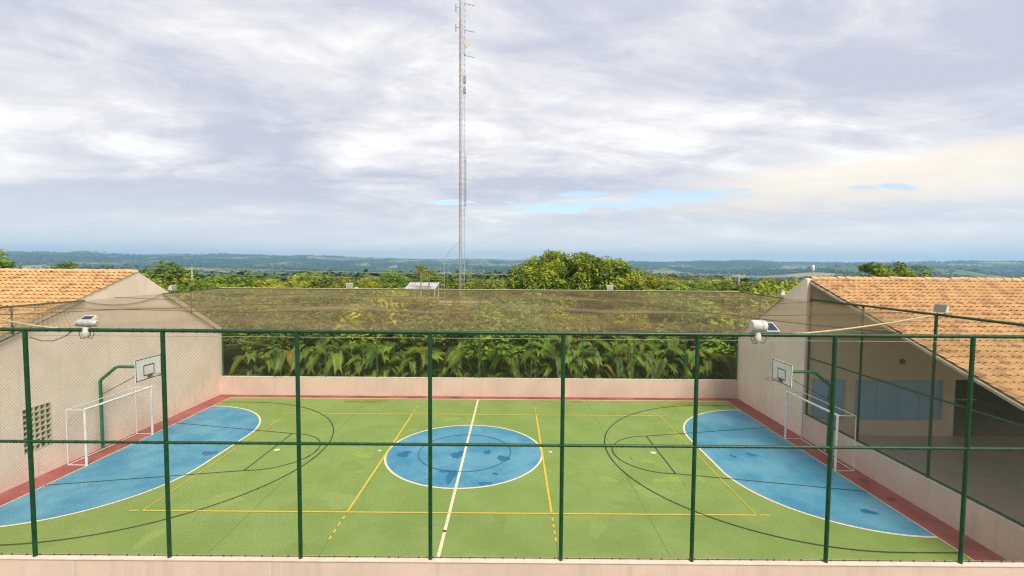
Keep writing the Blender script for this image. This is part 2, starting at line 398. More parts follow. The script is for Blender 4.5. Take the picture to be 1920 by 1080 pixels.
# ------------------------------------------------------------------ low walls
near_wall = thing('low_wall', 'long pink plastered low wall along the bottom carrying the near fence', 'wall', (0, YN, 0))
MB().box((-XW-.2, -.08, -3), (XW+.2, .08, .96)).build('wall_body', PLASTER_P, near_wall)
MB().box((-XW-.2, -.10, .962), (XW+.2, .085, .98)).build('coping', mat('coping_pink', (.70, .57, .46), .85, .15, 3), near_wall)
for x in (-7.55, -3.35, -3.10, 3.9, 10.4):
    MB().box((x, -.084, -3), (x+.012, -.0805, .93)).build('joint_strip', mat('joint_pale', (.76, .62, .50), .9), near_wall)
far_wall = thing('low_wall', 'pink plastered low wall behind the far touchline below the palms', 'wall', (0, YW, 0))
MB().box((-XW, .003, -.12), (XW, .15, .985)).build('wall_body', PLASTER_P, far_wall)
MB().box((-XW, -.004, .988), (XW, .157, 1.015)).build('coping', TRIM, far_wall)
side_wall = thing('low_wall', 'beige low wall at the right edge of the court beside the patio', 'wall', (XW, 0, 0))
MB().box((.003, YN+.085, -.12), (.15, 1.86, .97)).build('wall_body', PLASTER_P, side_wall)
MB().box((-.004, YN+.085, .973), (.155, 1.86, 1.0)).build('coping', TRIM, side_wall)

# ------------------------------------------------------------------ chain-link fences
TOP = 5.87
def link_mesh(o, ax, s0, s1, zlo, zhi, wire=.0015, pitch=.075):
    """diagonal wires in a vertical plane: o origin, ax unit horizontal axis, zlo(s) linear (a, b): z > a*s + b, z < zhi"""
    a, b = zlo; P0, P1 = [], []
    o = np.array(o, float); ax = np.array(ax, float); nrm = np.array([-ax[1], ax[0], 0])
    h = zhi-min(a*s0+b, a*s1+b)
    for sg in (1, -1):
        for c in np.arange(s0-h-1, s1+h+1, pitch):
            # s = c + sg*(z - zhi)
            lo, hi = -1e9, zhi
            for (k, q) in ((sg, s0-(c-sg*zhi)), (-sg, -(s1-(c-sg*zhi)))):       # k*z >= q
                if k > 0: lo = max(lo, q)
                else: hi = min(hi, -q)
            k = 1-a*sg; q = a*(c-sg*zhi)+b
            if k > 1e-6: lo = max(lo, q/k)
            elif k < -1e-6: hi = min(hi, q/k)
            if hi-lo < .02: continue
            for z, Pl in ((lo, P0), (hi, P1)):
                s = c+sg*(z-zhi); Pl.append(o+ax*s+nrm*sg*.0015+np.array([0, 0, z]))
    return segs(P0, P1, wire)
def lash(mb, path, r, step, rr):
    """lashing cord turns along a straight rail"""
    a, b = Vector(path[0]), Vector(path[1]); n = int((b-a).length/step); t = (b-a).normalized()
    for i in range(n):
        p = a+t*(i+random.uniform(.2, .8))*step
        mb.tube([p-t*.012, p+t*.012], r+rr, 8)
PITCHX = 2.832
near = thing('chain_link_fence', 'tall dark green chain-link fence on the near wall in the foreground', 'fence', (0, YN, 0))
postx = [-11.70, -8.42, -5.53, -2.71, .08, 2.88, 5.69, 8.57, 11.46, 14.2, -14.2]
for x in postx: MB().tube([(x, 0, .93), (x, 0, TOP)], .043, 12).build('post', STEEL_G, near)
mb = MB().tube([(-14.2, 0, TOP+.01), (14.2, 0, TOP+.01)], .040, 12); lash(mb, [(-14.2, 0, TOP+.01), (14.2, 0, TOP+.01)], .040, .22, .006); mb.build('top_rail', STEEL_G, near)
mb = MB().tube([(-14.2, -.003, 3.49), (14.2, -.003, 3.49)], .032, 12); lash(mb, [(-14.2, -.003, 3.49), (14.2, -.003, 3.49)], .032, .22, .005); mb.build('middle_rail', STEEL_G, near)
MB().tube([(-14.2, .035, TOP-.115), (14.2, .035, TOP-.115)], .006, 6).build('tension_wire', mat('wire_pale', (.42, .46, .34), .5), near)
mb = MB().tube([(-14.2, .03, 1.0), (14.2, .03, 1.0)], .008, 6); lash(mb, [(-14.2, .03, 1.0), (14.2, .03, 1.0)], .008, .3, .008); mb.build('bottom_wire', CABLE, near)
V, Qd = link_mesh((0, .012, 0), (1, 0, 0), -14.2, 14.2, (0, 1.0), TOP)
o = np_mesh('wire_mesh', V, Qd, WIRE, near); o['kind'] = 'stuff'
far = thing('chain_link_fence', 'green chain-link fence on the far low wall before the palms', 'fence', (0, YW+.07, 0))
for k in range(-5, 6): MB().tube([(k*2.83+.03, 0, 1.0), (k*2.83+.03, 0, TOP)], .034, 8).build('post', STEEL_G2, far)
MB().tube([(-XW, 0, TOP), (XW, 0, TOP)], .036, 8).build('top_rail', STEEL_G2, far)
V, Qd = link_mesh((0, .045, 0), (1, 0, 0), -XW, XW, (0, 1.02), TOP, .0010)
o = np_mesh('wire_mesh', V, Qd, mat('wire_dark_green', (.10, .15, .06), .5), far); o['kind'] = 'stuff'
side = thing('chain_link_fence', 'green side fence on the right low wall in front of the patio', 'fence', (XW+.08, 0, 0))
for y in (1.75, -1.2, -4.10, -6.95): MB().tube([(0, y, .98), (0, y, TOP+.04)], .042, 10).build('post', STEEL_G, side)
mb = MB().tube([(0, 1.75, TOP+.05), (0, YN+.1, TOP+.05)], .038, 10); lash(mb, [(0, 1.7, TOP+.05), (0, YN+.1, TOP+.05)], .038, .25, .005); mb.build('top_rail', STEEL_G, side)
MB().tube([(0, 1.75, 3.45), (0, YN+.1, 3.45)], .030, 10).build('middle_rail', STEEL_G, side)
mb = MB().tube([(0, 1.75, 1.035), (0, YN+.1, 1.035)], .030, 10); lash(mb, [(0, 1.7, 1.035), (0, YN+.1, 1.035)], .030, .2, .005); mb.build('bottom_rail', STEEL_G, side)
V, Qd = link_mesh((0, .0, 0), (0, 1, 0), YN+.1, 1.75, (0, 1.04), TOP+.05, .0009, .085)
o = np_mesh('wire_mesh', V, Qd, WIRE, side); o['kind'] = 'stuff'

# infill frames above the left gable and the far slope of the right gable
def infill(label, X, y_apex, y_end, z0, z1, posts):
    f = thing('gable_fence', label, 'fence', (X, 0, 0)); OL = mat('rail_olive', (.045, .075, .028), .6, .4, 8)
    MB().tube([(0, y_apex, z0+.02), (0, y_end, TOP)], .034, 8).build('top_rail', OL, f)
    MB().tube([(0, y_apex, z0), (0, y_end, z1)], .028, 8).build('sloping_rail', mat('rail_weathered', (.10, .10, .05), .7, .4, 8), f)
    a = (z1-z0)/(y_end-y_apex); b = z0-a*y_apex
    for y in posts: MB().tube([(0, y, a*y+b), (0, y, TOP)], .028, 8).build('post', OL, f)
    lo, hi = min(y_apex, y_end), max(y_apex, y_end)
    V, Qd = link_mesh((0, 0, 0), (0, 1, 0), lo, hi, (a, b), TOP)
    o = np_mesh('wire_mesh', V, Qd, WIRE, f); o['kind'] = 'stuff'
    return f
infill('weathered green net frame along the left gable beside the orange roof', -XW+.06, -.44, -7.9, TOP-.06, 3.20, (-3.0, -5.8))
infill('green net frame sloping down the far end of the left gable', -XW+.06, 3.52, 7.6, TOP-.06, 3.52, (5.4,))
infill('green net frame sloping down the far end of the right gable', XW-.06, 3.60, 7.6, TOP-.06, 3.60, (5.5,))

# ------------------------------------------------------------------ net roof over the court
def net_z(x, y):
    u = (x+XW)/(2*XW); v = (y-YN)/(YW-YN)
    e = np.clip(4*v*(1-v), 0, 1)*np.clip(8*u*(1-u), 0, 1)
    bays = np.abs(np.sin(v*math.pi*3))
    return TOP-.01 - .10*e - .06*e*bays - .05*e*np.sin(x*.9+y*.5)*np.sin(y*.8-x*.2)
def corner_ok(x, y):   # the two near corners are cut: the edge rope runs from the side rail to the near rail
    t = (np.abs(x)-7.6)/(XW-7.6)
    lim = YN + np.clip(t, 0, 1)**1.35*4.05
    return y >= lim
P0, P1 = [], []
pit, st = .125, .42
for sg in (1, -1):
    for c in np.arange(-XW-20, XW+20, pit):
        ys = np.arange(YN, YW-.02+st, st); ys[-1] = YW
        xs = c+sg*(ys+.25)
        A = np.stack([xs[:-1], ys[:-1]], -1); B = np.stack([xs[1:], ys[1:]], -1)
        ok = (np.abs(A[:, 0]) < XW) & (np.abs(B[:, 0]) < XW) & corner_ok(*((A+B)/2).T)
        A, B = A[ok], B[ok]
        if len(A):
            P0.append(np.column_stack([A, net_z(*A.T)])); P1.append(np.column_stack([B, net_z(*B.T)]))
V, Qd = segs(np.concatenate(P0), np.concatenate(P1), .0020)
net = thing('ceiling_net', 'brown mesh net stretched flat over the whole court', 'net', (0, 0, 0))
o = np_mesh('mesh_threads', V, Qd, NETM, net); o['kind'] = 'stuff'
for s in (1, -1):
    pts = []
    for i in range(15):
        t = i/14; x = 7.6+(XW-7.6)*t; pts.append((s*x, YN+.05+t**1.35*4.05, TOP+.02+.05*math.sin(t*3.1)))
    MB().tube(pts, .020, 8).build('edge_rope', ROPE, net)
for (a, b, sag) in (((-14.2, -3.2), (14.2, -3.0), .16), ((-14.2, .9), (14.2, 1.1), .22), ((-14.2, 4.4), (14.2, 4.3), .16), ((4.2, 6.9), (10.5, -7.5), .06), ((-14, -6.3), (-6, 1.0), .05)):
    pts = []
    for i in range(25):
        t = i/24; x = a[0]+(b[0]-a[0])*t; y = a[1]+(b[1]-a[1])*t
        pts.append((x, y, float(net_z(np.array(x), np.array(y)))+.012-sag*.08*math.sin(math.pi*t)))
    MB().tube(pts, .011, 5).build('support_cord', ROPE_D, net)
MB().tube([(-XW+.1, YW-.02, TOP+.035), (XW-.1, YW-.02, TOP+.035)], .022, 6).build('border_rope', ROPE, net)

# ------------------------------------------------------------------ roofs of single clay tiles
TW, TE = .22, .34
def tile_mesh():
    prof = [(0, .000), (.055, .002), (.075, .022), (.105, .066), (.14, .080), (.175, .066), (.205, .022), (.226, .004)]
    n = len(prof); ln = TE+.07
    vs = [(x, 0, z+.050) for x, z in prof] + [(x*.97+.003, ln, z*.92+.002) for x, z in prof] + [(x, .004, z*.96+.034) for x, z in prof]
    fs = [(i, i+1, n+i+1, n+i) for i in range(n-1)] + [(2*n+i, 2*n+i+1, i+1, i) for i in range(n-1)]
    me = bpy.data.meshes.new('tile'); me.from_pydata(vs, [], fs); me.materials.append(TILE)
    me.polygons.foreach_set('use_smooth', [True]*(n-1)+[False]*(n-1)); me.update()
    return me, np.array(vs), fs
TME, TV, TF = tile_mesh()
def ridge_mesh():
    mb = MB(); vs = []; n = 7
    for x, r, z in ((0, .125, .02), (.40, .11, 0)):
        vs += [(x, r*math.cos(math.pi*k/(n-1)), z+r*.8*math.sin(math.pi*k/(n-1))) for k in range(n)]
    vs += [(0.002, .10*math.cos(math.pi*k/(n-1)), .02+.10*.8*math.sin(math.pi*k/(n-1))) for k in range(n)]
    fs = [(k, k+1, n+k+1, n+k) for k in range(n-1)] + [(k, k+1, 2*n+k+1, 2*n+k) for k in range(n-1)]
    me = bpy.data.meshes.new('ridge_tile'); me.from_pydata(vs, [], fs); me.materials.append(RIDGE); me.update()
    return me
RME = ridge_mesh()
def project(P):
    d = Vector(P)-Vector(CAM); z = d.dot(fw)
    return (960+F_PX*d.dot(r2)/z, 540-F_PX*d.dot(u2)/z, z) if z > .5 else (-9999, -9999, 1)
def tiled_slope(roof, x0, x1, yr, zr, slope, y_end):
    """tiles laid from the eave up to the ridge on the slope that faces -Y"""
    al = math.atan(slope); rows = int((yr-y_end)/math.cos(al)/TE); cols = int((x1-x0)/TW)
    items = []
    rnd = random.Random(5)
    for j in range(rows):
        for i in range(cols):
            d = (j+1)*TE                                 # distance of the lower end from the ridge, down the slope
            x = x0+i*TW+rnd.gauss(0, .004); y = yr-d*math.cos(al); z = zr-d*math.sin(al)
            rz = rnd.gauss(0, .008); lift = 0
            if rnd.random() < .03: rz += rnd.gauss(0, .06); lift = rnd.uniform(0, .02)
            Mx = Matrix.Translation((x, y, z+lift)) @ Matrix.Rotation(al, 4, 'X') @ Matrix.Rotation(rz, 4, 'Z')
            u, v, dep = project((x, y, z))
            items.append((dep if (-20 < u < 1940 and 480 < v < 1080) else 1e6, Mx))
    items.sort(key=lambda q: q[0])
    for dep, Mx in items[:300]:
        o = link('tile', TME, roof); o.matrix_local = Mx
    VV, FF = [], []
    for k, (dep, Mx) in enumerate(items[300:]):
        A = np.array(Mx); VV.append(TV@A[:3, :3].T+A[:3, 3]); FF += [tuple(i+k*len(TV) for i in f) for f in TF]
    if VV:
        o = np_mesh('remaining_tiles', np.concatenate(VV), FF, TILE, roof, True); o['kind'] = 'stuff'

# ------------------------------------------------------------------ left building
lb = thing('gable_building', 'beige gabled hall with orange tiled roof on the left of the court', 'building', (0, 0, 0))
xa, xb = -XW-.22, -XW
AY, AZ, SN, SF = 2.18, 6.88, .35, .56         # apex, near slope, far slope
yn_, yf_ = YN-.4, 7.85
zn = lambda y: AZ-SN*(AY-y) if y < AY else AZ-SF*(y-AY)
HY0, HY1, HZ0, HZ1 = -2.79, -1.81, .93, 2.42
mb = MB()
mb.prism([(yn_, -.1), (HY0, -.1), (HY0, zn(HY0)), (yn_, zn(yn_))], 'X', xa, xb)
mb.prism([(HY0, -.1), (HY1, -.1), (HY1, HZ0), (HY0, HZ0)], 'X', xa, xb)
mb.prism([(HY0, HZ1), (HY1, HZ1), (HY1, zn(HY1)), (HY0, zn(HY0))], 'X', xa, xb)
mb.prism([(HY1, -.1), (yf_, -.1), (yf_, zn(yf_)), (AY, AZ), (HY1, zn(HY1))], 'X', xa, xb)
mb.build('gable_wall', PLASTER, lb)
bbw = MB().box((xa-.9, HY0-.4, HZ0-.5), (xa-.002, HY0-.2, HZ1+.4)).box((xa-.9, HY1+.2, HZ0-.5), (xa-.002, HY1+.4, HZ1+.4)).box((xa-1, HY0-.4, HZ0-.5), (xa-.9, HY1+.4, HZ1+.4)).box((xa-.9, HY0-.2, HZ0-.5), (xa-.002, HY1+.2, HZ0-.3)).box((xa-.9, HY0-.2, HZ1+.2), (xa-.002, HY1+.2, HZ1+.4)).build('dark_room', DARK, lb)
bbf = MB().box((xa+.02, HY0, HZ0), (xb+.006, HY0+.012, HZ1)).box((xa+.02, HY1-.012, HZ0), (xb+.006, HY1, HZ1)).box((xa+.02, HY0+.012, HZ0-.012), (xb+.006, HY1-.012, HZ0)).box((xa+.02, HY0+.012, HZ1), (xb+.006, HY1-.012, HZ1+.012)).build('breeze_block_window', PLASTER_Y, lb)
bw, bh = (HY1-HY0-.024)/5, (HZ1-HZ0)/8; t_ = .020
bm_ = MB().box((-.16, 0, 0), (0, t_, bh-.004)).box((-.16, bw-.004-t_, 0), (0, bw-.004, bh-.004)).box((-.16, t_, 0), (0, bw-.004-t_, t_)).box((-.16, t_, bh-.004-t_), (0, bw-.004-t_, bh-.004))
first = bm_.build('breeze_block', mat('block_cream', (.62, .56, .38), .85, .2, 6), bbf)
for i in range(5):
    for j in range(8):
        o = first if i == j == 0 else link('breeze_block', first.data, bbf)
        o.location = (xb+.010, HY0+.012+i*bw+.002, HZ0+j*bh+.002)
XE = -26
MB().prism([(yn_, -.1), (yn_+.2, -.1), (yn_+.2, zn(yn_)-.1), (yn_, zn(yn_)-.1)], 'X', XE, xa).build('front_wall', PLASTER, lb)
MB().prism([(yf_-.2, -.1), (yf_, -.1), (yf_, zn(yf_)-.12), (yf_-.2, zn(yf_)-.12)], 'X', XE, xa).build('back_wall', PLASTER, lb)
roof = MB().prism([(yn_-.3, zn(yn_-.3)-.14), (AY, AZ-.14), (yf_+.3, zn(yf_+.3)-.14), (yf_+.3, zn(yf_+.3)-.06), (AY, AZ-.06), (yn_-.3, zn(yn_-.3)-.06)], 'X', XE, xa+.04)
roof = roof.build('roof', TILE_U, lb)
tiled_slope(roof, -XW+.03-36*TW, -XW+.04, AY, AZ-.015, SN, -6.2)
for i in range(22):
    o = link('ridge_tile', RME, roof); o.location = (-XW-.45-i*.37, AY, AZ-.02+random.gauss(0, .006)); o.rotation_euler = (0, random.gauss(0, .02), random.gauss(0, .02))
MB().tube([(-XW+.02, -.4, 5.80)]+[(-XW+.02, -.4+3.9*t, 5.80-.95*4*t*(1-t)*.28) for t in [i/14 for i in range(1, 14)]]+[(-XW+.02, 3.5, 5.84)], .010, 5).build('wall_cable', CABLE, lb)

# ------------------------------------------------------------------ right building
rb = thing('gable_building', 'beige gabled building with orange tiled roof and shaded patio on the right', 'building', (0, 0, 0))
RY, RZ, RS, RF = 2.06, 6.80, .325, .55
ra, rbx = XW, XW+.2
zr_ = lambda y: RZ-RS*(RY-y) if y < RY else RZ-RF*(y-RY)
MB().prism([(1.90, -.1), (YW+.2, -.1), (YW+.2, zr_(YW+.2)), (RY, RZ), (1.90, zr_(1.90))], 'X', ra, rbx).build('gable_wall', PLASTER, rb)
# the wall under the roof that faces the camera, with its openings
YF = 1.90
OP0, OP1 = 20.73, 27.5
W1, W2 = (14.62, 16.07), (16.47, 20.22); WZ0, WZ1 = .76, 2.50
mb = MB(); ztop = zr_(YF)-.10; x = rbx
for (p, q, zs) in ((rbx, W1[0], [(.0, ztop)]), (W1[0], W1[1], [(.0, WZ0), (WZ1, ztop)]), (W1[1], W2[0], [(.0, ztop)]), (W2[0], W2[1], [(.0, WZ0), (WZ1, ztop)]), (W2[1], OP0, [(.0, ztop)]), (OP0, OP1, [(2.52, ztop)]), (OP1, 30, [(0, ztop)])):
    for z0, z1 in zs: mb.box((p, YF, z0), (q, YF+.18, z1))
mb.build('patio_wall', PLASTER_Y, rb)
for (a, b, n) in ((W1[0], W1[1], 2), (W2[0], W2[1], 4)):
    wn = MB().box((a, YF+.02, WZ0), (a+.05, YF+.10, WZ1)).box((b-.05, YF+.02, WZ0), (b, YF+.10, WZ1)).box((a+.05, YF+.02, WZ0), (b-.05, YF+.10, WZ0+.05)).box((a+.05, YF+.02, WZ1-.05), (b-.05, YF+.10, WZ1))
    pw = (b-a-.10)/n
    for k in range(1, n): wn.box((a+.05+k*pw-.010, YF+.03, WZ0+.05), (a+.05+k*pw+.010, YF+.09, WZ1-.05))
    wn = wn.build('window', FRAME, rb)
    for k in range(n):
        l = a+.05+k*pw+(.010 if k else 0); h = a+.05+(k+1)*pw-(.010 if k < n-1 else 0)
        MB().box((l, YF+.055, WZ0+.05), (h, YF+.063, WZ1-.05)).build('pane', PANE, wn)
    MB().box((a-.05, YF-.03, WZ0-.06), (b+.05, YF+.02, WZ0-.002)).build('window_sill', PLASTER_Y, wn)
MB().box((W2[1]+.03, YF-.025, .08), (W2[1]+.12, YF-.002, WZ1)).build('wall_pilaster', TRIM, rb)
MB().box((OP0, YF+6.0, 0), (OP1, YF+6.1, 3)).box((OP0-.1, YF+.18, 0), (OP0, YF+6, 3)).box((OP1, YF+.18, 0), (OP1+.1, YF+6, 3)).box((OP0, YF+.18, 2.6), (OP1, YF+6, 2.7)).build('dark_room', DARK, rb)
MB().box((rbx, YF+.2, -.12), (30, 7.7, -.02)).build('floor_slab', CONC, rb)
lm = MB()
for k, (r0, z0) in enumerate(((.13, 0), (.12, .03), (.09, .06), (.04, .075))):
    pass
lm.tube([(18.42, YF, 3.29), (18.42, YF-.03, 3.29), (18.42, YF-.06, 3.29), (18.42, YF-.08, 3.29)], [.13, .12, .09, .03], 14)
lm.build('wall_lamp', mat('lamp_bronze', (.16, .10, .06), .5), rb)
XE2 = 30
rroof = MB().prism([(-9.4, zr_(-9.4)-.14), (RY, RZ-.14), (YW+.8, zr_(YW+.8)-.14), (YW+.8, zr_(YW+.8)-.06), (RY, RZ-.06), (-9.4, zr_(-9.4)-.06)], 'X', XW+.16, XE2).build('roof', TILE_U, rb)
tiled_slope(rroof, XW+.14, 28.5, RY, RZ-.05, RS, -8.4)
al = math.atan(RS)
v0, v1 = (XW+.10, RY-.2, zr_(RY-.2)-.16), (XW+.10, -9.4, zr_(-9.4)-.16)
MB().prism([(RY-.16, zr_(RY-.16)-.17), (-9.4, zr_(-9.4)-.17), (-9.4, zr_(-9.4)-.09), (RY-.16, zr_(RY-.16)-.09)], 'X', XW+.08, XW+.155).build('verge_board', mat('verge', (.50, .43, .31), .8, .35, 3), rroof)
for i in range(38):
    o = link('ridge_tile', RME, rroof); o.location = (XW+.2+i*.37, RY, RZ-.02+random.gauss(0, .006)); o.rotation_euler = (0, random.gauss(0, .02), random.gauss(0, .02))
for x in (15.6, 22.5, 29.5): MB().box((x-.12, -9.3, 0), (x+.12, -9.05, zr_(-9.3)-.2)).build('pillar', PLASTER_Y, rb)
MB().box((15.0, -9.28, zr_(-9.3)-.36), (30, -9.08, zr_(-9.3)-.18)).build('eave_beam', mat('timber', (.20, .11, .05), .8, .3, 4), rb)
MB().tube([(XW+.12, 1.86, 3.0), (XW+.12, 1.86, 6.6)], .05, 8).build('downpipe', mat('pipe_pink', (.50, .27, .22), .7, .2, 4), rb)
patio = MB().box((XW+.16, -11, -.1), (30, YF-.002, .08)).build('patio', PATIO); struct(patio)
ant = thing('roof_antenna', 'small white cylinder antenna on a thin pole at the right roof ridge', 'antenna', (XW+.16, 1.82, 6.4))
MB().tube([(0, 0, 0), (0, 0, .72)], .014, 6).build('pole', MAST_W, ant)
MB().tube([(0, 0, .72), (0, 0, .74), (0, 0, .95), (0, 0, .97)], [.03, .055, .055, .03], 10).build('radome', WHITE, ant)

# ------------------------------------------------------------------ goals
def goal(s, label):
    g_ = thing('futsal_goal', label, 'goal', (s*GL, .04, 0))
    for y in (-1.54, 1.54): MB().tube([(0, y, .0), (0, y, 2.04)], .042, 10).build('goalpost', WHITE, g_)
    MB().tube([(0, -1.58, 2.04), (0, 1.58, 2.04)], .042, 10).build('crossbar', WHITE, g_)
    for y in (-1.54, 1.54):
        MB().tube([(s*.66, y, .03), (s*.66, y, 2.02)], .016, 8).build('back_post', WHITE, g_)
        MB().tube([(0, y, 2.03), (s*.66, y, 2.02)], .016, 8).build('top_strut', WHITE, g_)
        MB().tube([(0, y, .03), (s*.66, y, .03)], .016, 8).build('base_strut', WHITE, g_)
    MB().tube([(s*.66, -1.54, 2.02), (s*.66, 1.54, 2.02)], .016, 8).build('rear_top_bar', WHITE, g_)
    MB().tube([(s*.66, -1.54, .03), (s*.66, 1.54, .03)], .016, 8).build('rear_base_bar', WHITE, g_)
goal(-1, 'white tube futsal goal by the left wall near the breeze-block window')
gr = goal(1, 'white tube futsal goal by the right low wall in front of the patio')

# ------------------------------------------------------------------ basketball hoops
def hoop(s, label):
    h = thing('basketball_hoop', label, 'basketball hoop', (s*14.10, 0, 0))
    MB().tube([(0, 0, 0), (0, 0, 2.68), (-s*.06, 0, 2.76), (-s*.62, 0, 3.22), (-s*.72, 0, 3.25), (-s*1.85, 0, 3.25)], .058, 10).build('post_arm', mat('hoop_green', (.010, .17, .075), .4, .25, 5, spec=.5), h)
    MB().tube([(-s*.02, 0, 2.15), (-s*1.80, 0, 3.12)], .014, 6).build('stay_rod', mat('rust', (.11, .06, .04), .8, .3, 9), h)
    X = -s*1.90
    lo, hi = sorted((X, X+s*.03))
    bd = MB().box((lo, -.64, 2.80), (hi, .64, 3.63)).build('backboard', BOARD, h)
    f0, f1 = sorted((X-s*.004, X-s*.0005)); e = .030
    rim = MB().box((f0, -.64, 2.80), (f1, .64, 2.80+e)).box((f0, -.64, 3.63-e), (f1, .64, 3.63)).box((f0, -.64, 2.80+e), (f1, -.64+e, 3.63-e)).box((f0, .64-e, 2.80+e), (f1, .64, 3.63-e))
    rim.build('border_line', BLACK, bd)
    g0, g1 = sorted((X-s*.0045, X-s*.001)); e = .035
    MB().box((g0, -.27, 2.95), (g1, .27, 2.95+e)).box((g0, -.27, 3.36-e), (g1, .27, 3.36)).box((g0, -.27, 2.95+e), (g1, -.27+e, 3.36-e)).box((g0, .27-e, 2.95+e), (g1, .27, 3.36-e)).build('target_square', BLACK, bd)
    # back edge and frame seen from behind
    MB().box((min(X+s*.031, X+s*.07), -.60, 3.18), (max(X+s*.031, X+s*.07), .60, 3.22)).build('board_brace', STEEL_G, h)
    rg = MB(); n = 24
    rg.tube([(X-s*.38+.225*math.cos(2*math.pi*i/n), .225*math.sin(2*math.pi*i/n), 2.96) for i in range(n+1)], .011, 6, False)
    rg.tube([(X, -.07, 2.94), (X-s*.17, -.07, 2.955)], .012, 6).tube([(X, .07, 2.94), (X-s*.17, .07, 2.955)], .012, 6)
    rg.box((min(X, X-s*.05), -.09, 2.86), (max(X, X-s*.05), .09, 2.97))
    rg.build('ring', mat('ring_rust', (.22, .10, .06), .7, .3, 9), h)
hoop(-1, 'basketball hoop on a bent green post against the left wall')
hoop(1, 'basketball hoop on a bent green post at the right side of the court')

# ------------------------------------------------------------------ floodlights
def big_light(loc, s, label, fat):
    t = thing('floodlight', label, 'floodlight', loc)
    L_, r_ = (.42, .075) if not fat else (.31, .125)
    zc_ = .13 if not fat else .17
    # round housing lying along the rail
    pts = [(-L_/2, 0, zc_), (-L_/2+.02, 0, zc_), (L_/2-.10, 0, zc_-.005), (L_/2-.02, 0, zc_-.01), (L_/2, 0, zc_-.01)]
    MB().tube(pts, [r_*.8, r_, r_, r_*.92, r_*.7], 16).build('housing', METAL if not fat else LAMPW, t)
    MB().tube([(L_*.1, 0, zc_), (L_*.1+.02, 0, zc_)], r_+.006, 16).build('clamp_band', FRAME, t)
    MB().tube([(-.02, 0, .05), (-.02, 0, -.05), (-.02, -.02, -.16), (-.02, -.02, -.18)], [.055, .075, .07, .03], 12).build('ballast', LAMPW, t)
    MB().box((-.10, -.02, .0), (.06, .02, .05)).build('bracket', WHITE, t)
    # second lamp head turned to the sky: dark glass in a pale frame
    hx = -s*.30 if not fat else .30
    hd = MB()
    a = .20
    P = [(hx-.14, -.02, .06), (hx+.14, -.02, .06), (hx+.14-s*.07, .17, .20), (hx-.14-s*.07, .17, .20)]
    if fat: P = [(hx-.12, -.02, .06), (hx+.14, -.02, .06), (hx+.08, .17, .22), (hx-.18, .17, .22)]
    else: P = [(-.37, .08, .10), (-.11, .08, .10), (-.05, .28, .25), (-.30, .28, .25)]
    P = [Vector(p) for p in P]; nn = (P[1]-P[0]).cross(P[3]-P[0]).normalized()
    B = [p-nn*.06 for p in P]
    hd.add(P+B, [(0, 1, 2, 3), (7, 6, 5, 4), (0, 4, 5, 1), (1, 5, 6, 2), (2, 6, 7, 3), (3, 7, 4, 0)])
    hd = hd.build('lamp_head', WHITE, t)
    cpt = sum(P, Vector())/4; G = [cpt+(p-cpt)*.86+nn*.004 for p in P]; G2 = [p-nn*.003 for p in G]
    MB().add(G+G2, [(0, 1, 2, 3), (0, 4, 5, 1), (1, 5, 6, 2), (2, 6, 7, 3), (3, 7, 4, 0)]).build('glass', GLASSD, hd)
    MB().tube([(-.10, -.01, .02), (-.16, -.03, -.10), (-.12, -.03, -.20), (-.04, -.03, -.19)], .007, 5).tube([(.10, -.01, .02), (.16, -.03, -.10), (.10, -.03, -.20), (.02, -.03, -.17)], .007, 5).build('cable', CABLE, t)
    return t
t = big_light((-7.10, YN-.0, TOP+.03), 1, 'grey cylinder floodlight with dark glass head on the left of the near rail', False)
MB().tube([(-.3, .02, -.02), (-.5, .02, -.16), (-.75, .02, -.26), (-1.0, .02, -.26), (-1.25, .02, -.18)], .009, 5).build('feed_cable', CABLE, t)
big_light((6.96, YN-.0, TOP+.03), 1, 'fat white cylinder floodlight with dark glass head on the right of the near rail', True)
def flood_small(loc, rz, label, k=1.0):
    t = thing('floodlight', label, 'floodlight', loc, rz=rz)
    MB().add([(-.17*k, -.09, .05), (.17*k, -.09, .05), (.17*k, -.02, .30*k), (-.17*k, -.02, .30*k), (-.10*k, .15, .07), (.10*k, .15, .07), (.10*k, .12, .24*k), (-.10*k, .12, .24*k)], [(0, 1, 2, 3), (5, 4, 7, 6), (0, 4, 5, 1), (1, 5, 6, 2), (2, 6, 7, 3), (3, 7, 4, 0)]).build('housing', LAMPW, t)
    MB().add([(-.15*k, -.090, .075), (.15*k, -.090, .075), (.15*k, -.035, .275*k), (-.15*k, -.035, .275*k), (-.15*k, -.096, .075), (.15*k, -.096, .075), (.15*k, -.041, .275*k), (-.15*k, -.041, .275*k)], [(4, 5, 6, 7), (0, 1, 5, 4), (1, 2, 6, 5), (2, 3, 7, 6), (3, 0, 4, 7)]).build('glass', mat('lamp_glass_pale', (.26, .25, .22), .3), t)
    MB().tube([(-.12*k, .02, -.03), (-.12*k, .02, .12)], .015, 6).tube([(.12*k, .02, -.03), (.12*k, .02, .12)], .015, 6).build('bracket', METAL, t)
    return t
flood_small((-7.09, YW+.07, TOP+.04), 0, 'pale square floodlight on the left of the far top rail', 1.0)
MB().box((.30, -.06, -.02), (.46, .08, .08)).build('ballast', LAMPW, [o for o in COL.objects if o.name.startswith('floodlight')][-1])
flood_small((7.12, YW+.07, TOP+.04), 0, 'pale square floodlight on the far top rail before the round tree', 1.0)
flood_small((-XW+.1, 4.1, TOP+.05), R(90), 'white floodlight perched beside the far slope of the left gable', 1.0)
flood_small((XW-.06, 3.75, TOP+.05), R(-90), 'white floodlight on the net frame beside the right gable peak', 1.0)
flood_small((XW+.08, -4.25, TOP+.08), R(-75), 'grey floodlight on top of the right side fence before the tiles', 1.0)

